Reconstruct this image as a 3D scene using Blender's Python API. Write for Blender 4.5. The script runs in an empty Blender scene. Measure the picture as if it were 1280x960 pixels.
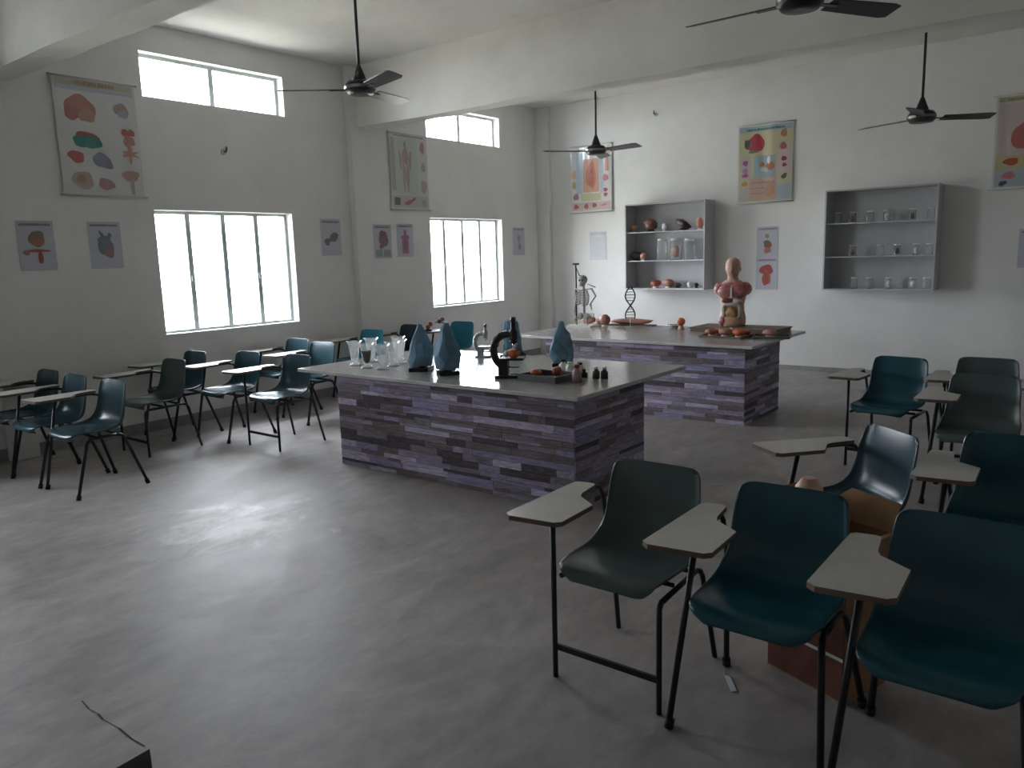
import bpy, bmesh, math, random
from mathutils import Vector, Matrix, noise
random.seed(7)
S = bpy.context.scene
C = S.collection
PI = math.pi

# ------------------------------------------------------------------ camera
FPX, YAW, PITCH, ROLL, EYE = 976.4, math.radians(37.839), math.radians(9.397), math.radians(-1.651), 1.6
cd = bpy.data.cameras.new('camera'); cam = bpy.data.objects.new('camera', cd); C.objects.link(cam)
cd.sensor_width = 36; cd.lens = FPX / 1280 * 36; cd.clip_start = .02; cd.clip_end = 300
fw = Vector((-math.sin(YAW) * math.cos(PITCH), math.cos(YAW) * math.cos(PITCH), -math.sin(PITCH)))
rt = Vector((math.cos(YAW), math.sin(YAW), 0)); up = rt.cross(fw)
r2 = rt * math.cos(ROLL) + up * math.sin(ROLL); u2 = up * math.cos(ROLL) - rt * math.sin(ROLL)
M3 = Matrix((r2, u2, -fw)).transposed()
cam.matrix_world = Matrix.Translation((0, 0, EYE)) @ M3.to_4x4()
S.camera = cam

# ------------------------------------------------------------------ sky, exposure
w = bpy.data.worlds.new('overcast_sky'); S.world = w; w.use_nodes = True
wb = w.node_tree.nodes['Background']
wb.inputs[0].default_value = (.94, .962, 1.02, 1); wb.inputs[1].default_value = 16.0
S.view_settings.view_transform = 'Standard'; S.view_settings.look = 'None'
S.view_settings.gamma = 1; S.view_settings.use_curve_mapping = False
S.view_settings.exposure = 0.42

# room numbers (metres, camera above the origin)
XW, YB, XR, YN, ZC = -7.36, 10.31, 4.3, -3.0, 3.82
WT = .25
BAYS = [(.85, 1.75), (3.977, 5.564), (7.793, 9.338)]
SZ0, SZ1, TZ0, TZ1 = .916, 2.121, 3.155, 3.569
REC = .13
def portal(y0, y1, z0, z1):
    l = bpy.data.lights.new('daylight_portal', 'AREA'); l.shape = 'RECTANGLE'
    l.size = z1 - z0; l.size_y = y1 - y0; l.cycles.is_portal = True
    o = bpy.data.objects.new('daylight_portal', l); C.objects.link(o)
    o.location = (XW - WT - .01, (y0 + y1) / 2, (z0 + z1) / 2); o.rotation_euler = (0, -PI / 2, 0)
for (a, b) in BAYS:
    portal(a, b, SZ0, SZ1); portal(a, b, TZ0, TZ1)

# ------------------------------------------------------------------ materials
MATS = {}
def mat(name, col, rough=.6, metal=0, var=0, vscale=6, bump=0, bscale=40, rvar=0, spec=.5, coat=0, alpha=1, trans=0):
    if name in MATS: return MATS[name]
    m = bpy.data.materials.new(name); m.use_nodes = True; nt = m.node_tree; N = nt.nodes; L = nt.links
    b = N['Principled BSDF']
    b.inputs['Base Color'].default_value = (*col, 1); b.inputs['Roughness'].default_value = rough
    b.inputs['Metallic'].default_value = metal; b.inputs['Specular IOR Level'].default_value = spec
    b.inputs['Coat Weight'].default_value = coat; b.inputs['Coat Roughness'].default_value = .15
    tc = N.new('ShaderNodeTexCoord')
    if var:
        n = N.new('ShaderNodeTexNoise'); n.inputs['Scale'].default_value = vscale; n.inputs['Detail'].default_value = 6; n.inputs['Roughness'].default_value = .65
        L.new(tc.outputs['Object'], n.inputs['Vector'])
        r = N.new('ShaderNodeValToRGB'); r.color_ramp.elements[0].position = .3; r.color_ramp.elements[1].position = .7
        r.color_ramp.elements[0].color = (*[max(0, c * (1 - var)) for c in col], 1); r.color_ramp.elements[1].color = (*[min(1, c * (1 + var)) for c in col], 1)
        L.new(n.outputs['Fac'], r.inputs['Fac']); L.new(r.outputs['Color'], b.inputs['Base Color'])
        if rvar:
            mr = N.new('ShaderNodeMapRange'); mr.inputs['To Min'].default_value = rough - rvar; mr.inputs['To Max'].default_value = rough + rvar
            mr.inputs['From Min'].default_value = .3; mr.inputs['From Max'].default_value = .7
            L.new(n.outputs['Fac'], mr.inputs['Value']); L.new(mr.outputs['Result'], b.inputs['Roughness'])
    if bump:
        n2 = N.new('ShaderNodeTexNoise'); n2.inputs['Scale'].default_value = bscale; n2.inputs['Detail'].default_value = 4
        L.new(tc.outputs['Object'], n2.inputs['Vector'])
        bp = N.new('ShaderNodeBump'); bp.inputs['Strength'].default_value = bump; bp.inputs['Distance'].default_value = .01
        L.new(n2.outputs['Fac'], bp.inputs['Height']); L.new(bp.outputs['Normal'], b.inputs['Normal'])
    MATS[name] = m; return m
def glassmat(name, tint=(1, 1, 1), gloss=.12, rough=.03, body=0):
    m = bpy.data.materials.new(name); m.use_nodes = True; nt = m.node_tree; N = nt.nodes; L = nt.links
    for n in list(N): N.remove(n)
    o = N.new('ShaderNodeOutputMaterial'); t = N.new('ShaderNodeBsdfTransparent'); t.inputs[0].default_value = (*tint, 1)
    g = N.new('ShaderNodeBsdfGlossy'); g.inputs['Roughness'].default_value = rough
    f = N.new('ShaderNodeLayerWeight'); f.inputs['Blend'].default_value = gloss
    mx = N.new('ShaderNodeMixShader'); L.new(f.outputs['Fresnel'], mx.inputs[0]); L.new(t.outputs[0], mx.inputs[1]); L.new(g.outputs[0], mx.inputs[2])
    if body:
        d = N.new('ShaderNodeBsdfTranslucent'); d.inputs[0].default_value = (.9, .92, .92, 1); d2 = N.new('ShaderNodeBsdfDiffuse'); d2.inputs[0].default_value = (.9, .92, .92, 1)
        m1 = N.new('ShaderNodeMixShader'); m1.inputs[0].default_value = .5; L.new(d.outputs[0], m1.inputs[1]); L.new(d2.outputs[0], m1.inputs[2])
        m2 = N.new('ShaderNodeMixShader'); m2.inputs[0].default_value = body; L.new(mx.outputs[0], m2.inputs[1]); L.new(m1.outputs[0], m2.inputs[2]); mx = m2
    L.new(mx.outputs[0], o.inputs['Surface']); MATS[name] = m; return m

# floor: trowelled cement, worn paler tracks, uneven sheen
def floor_mat():
    m = bpy.data.materials.new('cement_floor'); m.use_nodes = True; nt = m.node_tree; N = nt.nodes; L = nt.links
    b = N['Principled BSDF']; tc = N.new('ShaderNodeTexCoord')
    mp = N.new('ShaderNodeMapping'); mp.inputs['Scale'].default_value = (1, .55, 1); mp.inputs['Rotation'].default_value = (0, 0, .5)
    L.new(tc.outputs['Object'], mp.inputs['Vector'])
    def nz(s, d, r, dist=0):
        n = N.new('ShaderNodeTexNoise'); n.inputs['Scale'].default_value = s; n.inputs['Detail'].default_value = d; n.inputs['Roughness'].default_value = r; n.inputs['Distortion'].default_value = dist
        L.new(mp.outputs['Vector'], n.inputs['Vector']); return n
    a = nz(1.3, 10, .68, 1.6); c = nz(9, 6, .7)
    r = N.new('ShaderNodeValToRGB'); e = r.color_ramp.elements
    e[0].position = .3; e[0].color = (.265, .245, .236, 1); e[1].position = .72; e[1].color = (.50, .47, .455, 1)
    k = e.new(.5); k.color = (.365, .34, .328, 1)
    L.new(a.outputs['Fac'], r.inputs['Fac'])
    r2_ = N.new('ShaderNodeValToRGB'); r2_.color_ramp.elements[0].color = (.78, .78, .78, 1); r2_.color_ramp.elements[1].color = (1.1, 1.1, 1.1, 1)
    r2_.color_ramp.elements[0].position = .3; r2_.color_ramp.elements[1].position = .7
    L.new(c.outputs['Fac'], r2_.inputs['Fac'])
    mx = N.new('ShaderNodeMix'); mx.data_type = 'RGBA'; mx.blend_type = 'MULTIPLY'; mx.inputs['Factor'].default_value = 1
    L.new(r.outputs['Color'], mx.inputs['A']); L.new(r2_.outputs['Color'], mx.inputs['B'])
    # pale scuffs with the window's reflection painted in, middle of the room
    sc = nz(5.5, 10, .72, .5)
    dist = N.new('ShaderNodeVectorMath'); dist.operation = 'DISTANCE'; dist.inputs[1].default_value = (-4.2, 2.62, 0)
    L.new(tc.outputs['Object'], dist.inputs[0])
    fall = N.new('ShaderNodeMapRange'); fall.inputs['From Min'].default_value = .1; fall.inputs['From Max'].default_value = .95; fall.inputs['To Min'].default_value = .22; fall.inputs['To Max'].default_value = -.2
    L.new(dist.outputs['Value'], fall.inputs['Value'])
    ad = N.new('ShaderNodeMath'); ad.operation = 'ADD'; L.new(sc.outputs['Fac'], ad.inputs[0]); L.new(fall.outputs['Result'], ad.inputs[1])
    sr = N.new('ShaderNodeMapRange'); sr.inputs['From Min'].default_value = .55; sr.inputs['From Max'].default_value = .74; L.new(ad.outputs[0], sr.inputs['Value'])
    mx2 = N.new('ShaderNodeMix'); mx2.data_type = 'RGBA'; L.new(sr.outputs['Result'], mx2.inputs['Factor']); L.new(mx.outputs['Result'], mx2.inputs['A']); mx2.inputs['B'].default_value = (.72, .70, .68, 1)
    L.new(mx2.outputs['Result'], b.inputs['Base Color'])
    rr = N.new('ShaderNodeMapRange'); rr.inputs['From Min'].default_value = .3; rr.inputs['From Max'].default_value = .7; rr.inputs['To Min'].default_value = .42; rr.inputs['To Max'].default_value = .62
    L.new(a.outputs['Fac'], rr.inputs['Value']); L.new(rr.outputs['Result'], b.inputs['Roughness'])
    bp = N.new('ShaderNodeBump'); bp.inputs['Strength'].default_value = .12; bp.inputs['Distance'].default_value = .02
    L.new(c.outputs['Fac'], bp.inputs['Height']); L.new(bp.outputs['Normal'], b.inputs['Normal'])
    return m
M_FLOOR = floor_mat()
M_WALL = mat('whitewashed_plaster', (.83, .825, .81), .85, var=.07, vscale=.9, bump=.15, bscale=14, spec=.2)
M_CEIL = mat('ceiling_plaster', (.78, .765, .725), .9, var=.09, vscale=1.1, bump=.2, bscale=10, spec=.2)
M_SKIRT = mat('cement_skirting', (.33, .32, .31), .8, var=.2, vscale=3)
M_SILL = mat('sill_plaster', (.82, .82, .81), .7)
M_STEEL = mat('window_steel', (.55, .60, .60), .5, .2, var=.15, vscale=12)
M_GLASS = glassmat('window_glass', (.97, .99, 1), .1)
M_GROUND = mat('outdoor_ground', (.48, .45, .36), .95, var=.3, vscale=.6)
M_JAR = glassmat('jar_glass', (.97, .98, .98), .22, .05, .22)  # white mixed into the glass stands in for bright reflections
M_TOPSTONE = mat('grey_granite', (.40, .39, .38), .17, var=.12, vscale=26, rvar=.03, spec=.6)
M_EDGE = mat('granite_edge', (.58, .57, .57), .35, var=.1, vscale=20)
M_CORE = mat('bench_mortar', (.12, .11, .125), .8)
def stone_mat(name, col):
    col = tuple(c * 1.2 for c in col); m = mat(name, col, .55, spec=.35); nt = m.node_tree; N = nt.nodes; L = nt.links; b = N['Principled BSDF']
    tc = N.new('ShaderNodeTexCoord'); oi = N.new('ShaderNodeObjectInfo'); ad = N.new('ShaderNodeVectorMath'); ad.operation = 'ADD'
    sc = N.new('ShaderNodeVectorMath'); sc.operation = 'SCALE'; sc.inputs[0].default_value = (37, 53, 71); L.new(oi.outputs['Random'], sc.inputs['Scale'])
    L.new(tc.outputs['Object'], ad.inputs[0]); L.new(sc.outputs[0], ad.inputs[1])
    mp = N.new('ShaderNodeMapping'); mp.inputs['Scale'].default_value = (2.2, 1, 1.6); L.new(ad.outputs[0], mp.inputs['Vector'])
    n = N.new('ShaderNodeTexNoise'); n.inputs['Scale'].default_value = 1.6; n.inputs['Detail'].default_value = 7; n.inputs['Roughness'].default_value = .7; L.new(mp.outputs[0], n.inputs['Vector'])
    r = N.new('ShaderNodeValToRGB'); e = r.color_ramp.elements; e[0].position = .3; e[1].position = .72
    e[0].color = (*[c * .5 for c in col], 1); e[1].color = (*[min(1, c * 1.55) for c in col], 1); L.new(n.outputs['Fac'], r.inputs['Fac']); L.new(r.outputs['Color'], b.inputs['Base Color'])
    return m
STONE = [stone_mat('stone_violet', (.29, .25, .34)), stone_mat('stone_dark', (.085, .07, .082)), stone_mat('stone_brown', (.16, .13, .14)),
         stone_mat('stone_pale', (.45, .41, .53)), stone_mat('stone_grey', (.20, .18, .21)), stone_mat('stone_bluish', (.26, .24, .37))]
SH = {'grey_green': mat('shell_grey_green', (.085, .118, .116), .27, var=.12, vscale=5, bump=.05, bscale=300),
      'teal': mat('shell_teal', (.012, .080, .105), .26, var=.1, vscale=5, bump=.05, bscale=300),
      'slate_blue': mat('shell_slate_blue', (.030, .075, .097), .24, var=.1, vscale=5, bump=.05, bscale=300),
      'turquoise': mat('shell_turquoise', (.03, .24, .34), .35, var=.08, vscale=5),
      'navy': mat('shell_navy', (.025, .05, .075), .35, var=.1, vscale=5)}
M_TUBE = mat('black_tube', (.018, .02, .022), .38, .3)
M_RUBBER = mat('rubber_tip', (.012, .012, .012), .7)
M_TAB = mat('tablet_laminate', (.50, .485, .455), .3, var=.07, vscale=14)
M_TABEDGE = mat('tablet_edge', (.16, .11, .08), .6)
M_FAN = mat('fan_brown', (.035, .032, .035), .35, .2)
M_CHROME = mat('chrome', (.75, .75, .75), .18, 1)
M_CAB = mat('cabinet_grey', (.53, .535, .555), .45, .15, var=.05, vscale=4)
M_CABE = mat('cabinet_edge', (.66, .67, .68), .35, .4)
M_CLOTH = mat('blue_cover', (.16, .29, .39), .85, var=.18, vscale=9, bump=.3, bscale=30)
M_BLACK = mat('scope_black', (.015, .015, .02), .3)
M_WHITEP = mat('white_plastic', (.78, .77, .74), .4)
M_ORANGE = mat('organ_orange', (.62, .15, .05), .35, var=.2, vscale=18)
M_RED = mat('organ_red', (.36, .075, .055), .35, var=.25, vscale=16)
M_PINK = mat('organ_pink', (.50, .24, .18), .4, var=.2, vscale=14)
M_FLESH = mat('skin_flesh', (.66, .40, .30), .45, var=.1, vscale=9)
M_BROWN = mat('organ_brown', (.16, .07, .05), .4, var=.3, vscale=14)
M_DARKO = mat('organ_dark', (.07, .045, .04), .4, var=.3, vscale=14)
M_TAN = mat('organ_tan', (.55, .33, .15), .5, var=.2, vscale=14)
M_BONE = mat('bone', (.42, .40, .35), .6, var=.15, vscale=20)
M_TRAY = mat('tray_grey', (.12, .12, .125), .45, .2)
M_WOOD = mat('dark_wood', (.17, .115, .08), .5, var=.3, vscale=8)
M_CARD = mat('cardboard', (.30, .165, .075), .85, var=.12, vscale=5)
M_CARDD = mat('cardboard_print', (.17, .06, .035), .85, var=.12, vscale=5)
M_PAPER = mat('paper_white', (.72, .73, .75), .6)
M_PLASTICSHEET = mat('chart_laminate', (.70, .71, .71), .22, coat=.5)
M_ROD = mat('chart_rod', (.55, .54, .50), .5)
M_LIQ = mat('brown_liquid', (.10, .05, .02), .3)
M_ROSE = mat('rose_liquid', (.40, .10, .10), .3)

# ------------------------------------------------------------------ mesh building
class B:
    def __init__(s): s.v = []; s.f = []; s.m = []; s.sm = []
    def add(s, vs, fs, mi=0, smooth=False):
        o = len(s.v); s.v += [tuple(v) for v in vs]
        for f in fs: s.f.append([i + o for i in f]); s.m.append(mi); s.sm.append(smooth)
        return s
    def box(s, x0, x1, y0, y1, z0, z1, mi=0):
        vs = [(x0, y0, z0), (x1, y0, z0), (x1, y1, z0), (x0, y1, z0), (x0, y0, z1), (x1, y0, z1), (x1, y1, z1), (x0, y1, z1)]
        return s.add(vs, [(0, 3, 2, 1), (4, 5, 6, 7), (0, 1, 5, 4), (1, 2, 6, 5), (2, 3, 7, 6), (3, 0, 4, 7)], mi)
    def tube(s, path, r, n=8, mi=0, smooth=True):
        P = [Vector(p) for p in path]; rs = r if isinstance(r, (list, tuple)) else [r] * len(P)
        vs = []; ref = None
        for i, p in enumerate(P):
            d = (P[min(i + 1, len(P) - 1)] - P[max(i - 1, 0)]).normalized()
            if ref is None: ref = Vector((1, 0, 0)) if abs(d.x) < .8 else Vector((0, 1, 0))
            a = (ref - d * ref.dot(d)).normalized(); b = d.cross(a); ref = a
            for k in range(n):
                t = 2 * PI * k / n; vs.append(p + (a * math.cos(t) + b * math.sin(t)) * rs[i])
        fs = []
        for i in range(len(P) - 1):
            for k in range(n):
                k2 = (k + 1) % n; fs.append((i * n + k, i * n + k2, (i + 1) * n + k2, (i + 1) * n + k))
        s.add(vs, fs, mi, smooth)
        o = len(s.v) - len(vs); s.f.append([o + k for k in range(n)][::-1]); s.m.append(mi); s.sm.append(False)
        s.f.append([o + (len(P) - 1) * n + k for k in range(n)]); s.m.append(mi); s.sm.append(False)
        return s
    def lathe(s, prof, c=(0, 0, 0), n=16, mi=0, smooth=True, cap=True, sx=1, sy=1):
        vs = []; fs = []
        for (r, z) in prof:
            for k in range(n):
                t = 2 * PI * k / n; vs.append((c[0] + r * sx * math.cos(t), c[1] + r * sy * math.sin(t), c[2] + z))
        for i in range(len(prof) - 1):
            for k in range(n):
                k2 = (k + 1) % n; fs.append((i * n + k, i * n + k2, (i + 1) * n + k2, (i + 1) * n + k))
        s.add(vs, fs, mi, smooth)
        if cap:
            o = len(s.v) - len(vs)
            s.f.append([o + k for k in range(n)][::-1]); s.m.append(mi); s.sm.append(False)
            s.f.append([o + (len(prof) - 1) * n + k for k in range(n)]); s.m.append(mi); s.sm.append(False)
        return s
    def blob(s, c, r, n=14, mi=0, lump=0, seed=0, rot=None):
        vs = []; fs = []; rows = n // 2 + 1
        for i in range(rows + 1):
            p = PI * i / rows
            for k in range(n):
                t = 2 * PI * k / n
                d = Vector((math.sin(p) * math.cos(t), math.sin(p) * math.sin(t), math.cos(p)))
                q = 1 + (lump * noise.noise(d * 2.3 + Vector((seed, seed * 1.7, 0))) if lump else 0)
                v = Vector((d.x * r[0] * q, d.y * r[1] * q, d.z * r[2] * q))
                if rot: v = rot @ v
                vs.append(v + Vector(c))
        for i in range(rows):
            for k in range(n):
                k2 = (k + 1) % n; fs.append((i * n + k, (i + 1) * n + k, (i + 1) * n + k2, i * n + k2))
        return s.add(vs, fs, mi, True)
    def prism(s, pts, z0, z1, mi=0, mi_side=None):
        n = len(pts); vs = [(x, y, z0) for x, y in pts] + [(x, y, z1) for x, y in pts]
        s.add(vs, [list(range(n))[::-1], [n + i for i in range(n)]], mi)
        return s.add(vs, [(i, (i + 1) % n, n + (i + 1) % n, n + i) for i in range(n)], mi if mi_side is None else mi_side)
    def mesh(s, name, mats):
        me = bpy.data.meshes.new(name); me.from_pydata(s.v, [], s.f)
        for m in (mats if isinstance(mats, (list, tuple)) else [mats]): me.materials.append(m)
        me.polygons.foreach_set('material_index', s.m); me.polygons.foreach_set('use_smooth', s.sm)
        me.validate(); me.update(); return me
def link(name, data, parent=None, loc=(0, 0, 0), rz=0):
    o = bpy.data.objects.new(name, data); C.objects.link(o); o.location = loc; o.rotation_euler = (0, 0, rz)
    if parent: o.parent = parent
    return o
def part(name, b, mats, parent=None, loc=(0, 0, 0), rz=0): return link(name, b.mesh(name, mats), parent, loc, rz)
def tag(o, label, cat, group=None):
    o['label'] = label; o['category'] = cat
    if group: o['group'] = group
    return o
def thing(name, label, cat, loc=(0, 0, 0), rz=0, group=None): return tag(link(name, None, None, loc, rz), label, cat, group)
def struct(o): o['kind'] = 'structure'; return o
def copy_tree(o, parent=None):
    c = o.copy(); C.objects.link(c); c.parent = parent
    for ch in [x for x in ALLCH.get(o.name, [])]: copy_tree(ch, c)
    return c

# ------------------------------------------------------------------ the room
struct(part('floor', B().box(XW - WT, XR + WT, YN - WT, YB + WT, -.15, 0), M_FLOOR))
struct(part('ceiling', B().box(XW - WT, XR + WT, YN - WT, YB + WT, ZC, ZC + .15), M_CEIL))
wl = B(); ys = YN - WT
for (a, b) in BAYS:
    wl.box(XW - WT, XW, ys, a, 0, ZC)
    wl.box(XW - WT, XW, a, b, 0, SZ0); wl.box(XW - WT, XW, a, b, SZ1, TZ0); wl.box(XW - WT, XW, a, b, TZ1, ZC); ys = b
wl.box(XW - WT, XW, ys, YB + WT, 0, ZC)
struct(part('wall_left', wl, M_WALL))
struct(part('wall_back', B().box(XW, XR + WT, YB, YB + WT, 0, ZC), M_WALL))
struct(part('wall_right', B().box(XR, XR + WT, YN - WT, YB, 0, ZC), M_WALL))
struct(part('wall_near', B().box(XW, XR, YN - WT, YN, 0, ZC), M_WALL))
# columns and beams
for i, (x0, x1, y0, y1) in enumerate([(XW, XW + .09, 2.47, 2.69), (XW, XW + .09, 6.42, 6.64), (XW, XW + .24, YB - .07, YB)]):
    struct(part('trim_%d' % (i + 1), B().box(x0, x1, y0, y1, 0, ZC), M_WALL))
def rough_beam(n, y0, y1, z0):
    b = B(); k = 40; vs = []; rnd = random.Random(n)
    for i in range(k + 1):
        x = XW + (XR - XW) * i / k
        j = lambda s: (rnd.random() - .5) * s
        vs += [(x, y0 + j(.012), z0 + j(.016)), (x, y1 + j(.012), z0 + j(.016)), (x, y1, ZC), (x, y0, ZC)]
    fs = []
    for i in range(k):
        o = i * 4; p = o + 4
        fs += [(o, o + 1, p + 1, p), (o + 1, o + 2, p + 2, p + 1), (o + 3, o, p, p + 3)]
    b.add(vs, fs, 0, False); struct(part('trim_%d' % n, b, M_CEIL))
rough_beam(4, 2.62, 2.86, 3.13); rough_beam(5, 6.52, 6.76, 3.13)
struct(part('baseboard_left', B().box(XW, XW + .012, YN, YB, 0, .10), M_SKIRT))
struct(part('baseboard_back', B().box(XW + .012, XR, YB - .012, YB, 0, .06), M_SKIRT))
struct(part('ground', B().box(-60, XW - WT - .02, -60, 60, -.8, -.6), M_GROUND))
# hairline crack in the floor by the camera
fl = bpy.data.objects['floor']; cr = B(); pts = [(-2.95, 1.122), (-2.87, 1.112), (-2.81, 1.117), (-2.76, 1.110), (-2.66, 1.118), (-2.56, 1.113), (-2.48, 1.119)]
for (x, y), (x2, y2) in zip(pts[:-1], pts[1:]):
    wd = random.uniform(.001, .005); cr.add([(x, y - wd, .0012), (x2, y2 - wd, .0012), (x2, y2 + wd, .0012), (x, y + wd, .0012)], [(0, 1, 2, 3)])
part('crack', cr, mat('crack_dark', (.06, .055, .05), .9), fl)

wn = 0
def window(y0, y1, z0, z1, nm):
    global wn; wn += 1
    e = struct(link('window_%d' % wn, None, None, (XW - REC, y0, z0)))
    W, H = y1 - y0, z1 - z0; f = .032
    fr = B().box(-.02, .02, 0, f, 0, H).box(-.02, .02, W - f, W, 0, H).box(-.02, .02, f, W - f, 0, f).box(-.02, .02, f, W - f, H - f, H)
    part('window_frame', fr, M_STEEL, e)
    n = nm + 1; step = W / n
    for i in range(1, n):
        part('mullion', B().box(-.018, .018, i * step - .026, i * step + .026, f, H - f), M_STEEL, e)
    for i in range(n):
        a = i * step + (f if i == 0 else .026); b = (i + 1) * step - (f if i == n - 1 else .026)
        # rounded pane corners come from a thin putty line
        pn = part('pane', B().box(-.003, .003, a, b, f, H - f), M_GLASS, e)
    if nm > 1:
        for i in (1, 3):
            part('window_stay', B().box(.018, .035, i * step - .012, i * step + .012, H * .42, H * .47).tube([(.03, i * step, H * .45), (.045, i * step + .03, H * .43)], .006, 6), M_STEEL, e)
        part('window_sill', B().box(.02, REC + .006, .0, W, .0005, .006), M_SILL, e)
for (a, b) in BAYS:
    window(a, b, SZ0, SZ1, 3); window(a, b, TZ0, TZ1, 1)

# ------------------------------------------------------------------ lab benches clad in split stone
unit = {}
for i, m in enumerate(STONE):
    unit[i] = B().box(0, 1, 0, 1, 0, 1).mesh('stone', m)
def strips(width, h, rnd, dl=1.0):
    z = .0
    while z < h - .012:
        rh = rnd.choice([.022, .028, .034, .038, .044, .05]); rh = min(rh, h - z)
        if h - z - rh < .02: rh = h - z
        u = 0.0
        while u < width - .01:
            ln = rnd.uniform(.13, .46) * dl
            if width - u - ln < .09: ln = width - u
            yield u, z, ln, rh; u += ln
        z += rh
def bench(label, x0, x1, y0, y1, bx0, bx1, by0, by1, seed):
    rnd = random.Random(seed)
    cx, cy = (bx0 + bx1) / 2, (by0 + by1) / 2
    e = thing('lab_bench', label, 'lab bench', (cx, cy, 0), group='stone-clad lab benches'); g = .008
    part('base', B().box(bx0 - cx + g, bx1 - cx - g, by0 - cy + g, by1 - cy - g, 0, .704), M_CORE, e)
    top = B().box(x0 - cx, x1 - cx, y0 - cy, y1 - cy, .706, .734)
    me = top.mesh('worktop', [M_TOPSTONE, M_EDGE])
    for p in me.polygons:
        if abs(p.normal.z) < .5: p.material_index = 1
    wt = link('worktop', me, e)
    md = wt.modifiers.new('round', 'BEVEL'); md.width = .005; md.segments = 2
    wts = [.24, .17, .22, .12, .2, .15]
    def face(org, rz, width, as_parts=True, dl=1.0):
        big = B()
        for (u, z, ln, rh) in strips(width, .70, rnd, dl):
            k = rnd.choices(range(6), wts)[0]; d = g + rnd.uniform(.001, .006)
            c, s_ = math.cos(rz), math.sin(rz)
            if as_parts:
                o = link('stone', unit[k], e)
                o.location = (org[0] + u * c, org[1] + u * s_, z + .001); o.rotation_euler = (0, 0, rz)
                # local y runs inwards from the face
                o.scale = (ln - .002, d, rh - .002); o.location += Vector((s_ * (d - g), -c * (d - g), 0))
            else:
                q = len(big.v); big.box(u, u + ln - .002, -(d - g), g, z + .001, z + rh - .001, k)
                for i in range(q, q + 8):
                    X, Y, Z = big.v[i]; big.v[i] = (org[0] + X * c - Y * s_, org[1] + X * s_ + Y * c, Z)
        if not as_parts:
            o = part('stone_cladding', big, STONE, e); o['kind'] = 'stuff'
    L0, L1, D0, D1 = bx0 - cx, bx1 - cx, by0 - cy, by1 - cy
    face((L0, D0), 0, L1 - L0); face((L1, D0), PI / 2, D1 - D0)
    face((L1, D1), PI, L1 - L0, False); face((L0, D1), -PI / 2, D1 - D0, False)
    return e
bench('stone-clad lab bench nearer the camera, with microscopes and glass beakers on it', -5.26, -2.545, 3.92, 5.43, -4.797, -2.586, 3.946, 4.834, 3)
bench('stone-clad lab bench farther back, with the torso and skeleton models on it', -5.245, -2.535, 6.76, 8.26, -4.80, -2.609, 6.791, 7.685, 11)
TH = .734

# ------------------------------------------------------------------ tablet-arm chairs
def crv(pts, n):
    out = []; P = [Vector(p) for p in pts]; m = len(P) - 1
    for i in range(n + 1):
        t = i / n * m; k = min(int(t), m - 1); f = t - k
        p0, p1, p2, p3 = P[max(k - 1, 0)], P[k], P[k + 1], P[min(k + 2, m)]
        out.append(.5 * ((2 * p1) + (p2 - p0) * f + (2 * p0 - 5 * p1 + 4 * p2 - p3) * f * f + (3 * p1 - p0 - 3 * p2 + p3) * f ** 3))
    return out
def shell_mesh(name, m):
    # columns: y, z, half width, rim lift
    prof = [(-.238, .408, .150, 0), (-.234, .426, .172, 0), (-.214, .439, .194, .002), (-.17, .442, .208, .006), (-.09, .434, .216, .016), (.02, .424, .220, .030), (.10, .428, .220, .048), (.155, .455, .214, .060),
            (.182, .51, .207, .055), (.192, .58, .203, .042), (.199, .65, .200, .034), (.207, .71, .194, .028), (.215, .752, .184, .025), (.219, .768, .170, .024)]
    rows = crv([Vector((a, b, c, d)) for a, b, c, d in prof], 34); nu = 16; bm = bmesh.new(); G = []
    for i, r in enumerate(rows):
        a, b = rows[max(i - 1, 0)], rows[min(i + 1, len(rows) - 1)]
        ty, tz = b[0] - a[0], b[1] - a[1]; l = math.hypot(ty, tz) or 1; ny, nz = -tz / l, ty / l
        row = []
        for k in range(nu + 1):
            u = -1 + 2 * k / nu; x = r[2] * math.sin(u * PI / 2 * .96) / math.sin(PI / 2 * .96); q = r[3] * abs(u) ** 2.6
            y = r[0] + ny * q; z = r[1] + nz * q
            t = i / (len(rows) - 1)
            if t > .88: z -= .018 * ((t - .88) / .12) * abs(u) ** 5
            if t < .25: y += .045 * (1 - t / .25) ** 1.5 * abs(u) ** 4; z -= .010 * (1 - t / .25) * abs(u) ** 4
            row.append(bm.verts.new((x, y, z)))
        G.append(row)
    fs = []
    for i in range(len(G) - 1):
        for k in range(nu): fs.append(bm.faces.new((G[i][k], G[i][k + 1], G[i + 1][k + 1], G[i + 1][k])))
    bmesh.ops.recalc_face_normals(bm, faces=fs)
    bmesh.ops.solidify(bm, geom=fs, thickness=.007)
    bmesh.ops.recalc_face_normals(bm, faces=bm.faces[:])
    for f in bm.faces: f.smooth = True
    me = bpy.data.meshes.new(name); bm.to_mesh(me); bm.free(); me.materials.append(m); return me
SHELL = shell_mesh('shell', SH['teal'])
TABP = [(-.312, -.315), (-.285, -.335), (-.105, -.312), (-.085, -.29), (-.093, -.075), (-.19, -.005), (-.205, .03), (-.222, .155), (-.24, .167), (-.30, .157), (-.314, .14)]
def tab_mesh(dy): return B().prism([(x, y + dy) for x, y in TABP], .657, .675, 0, 1).mesh('writing_tablet', [M_TAB, M_TABEDGE])
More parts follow.
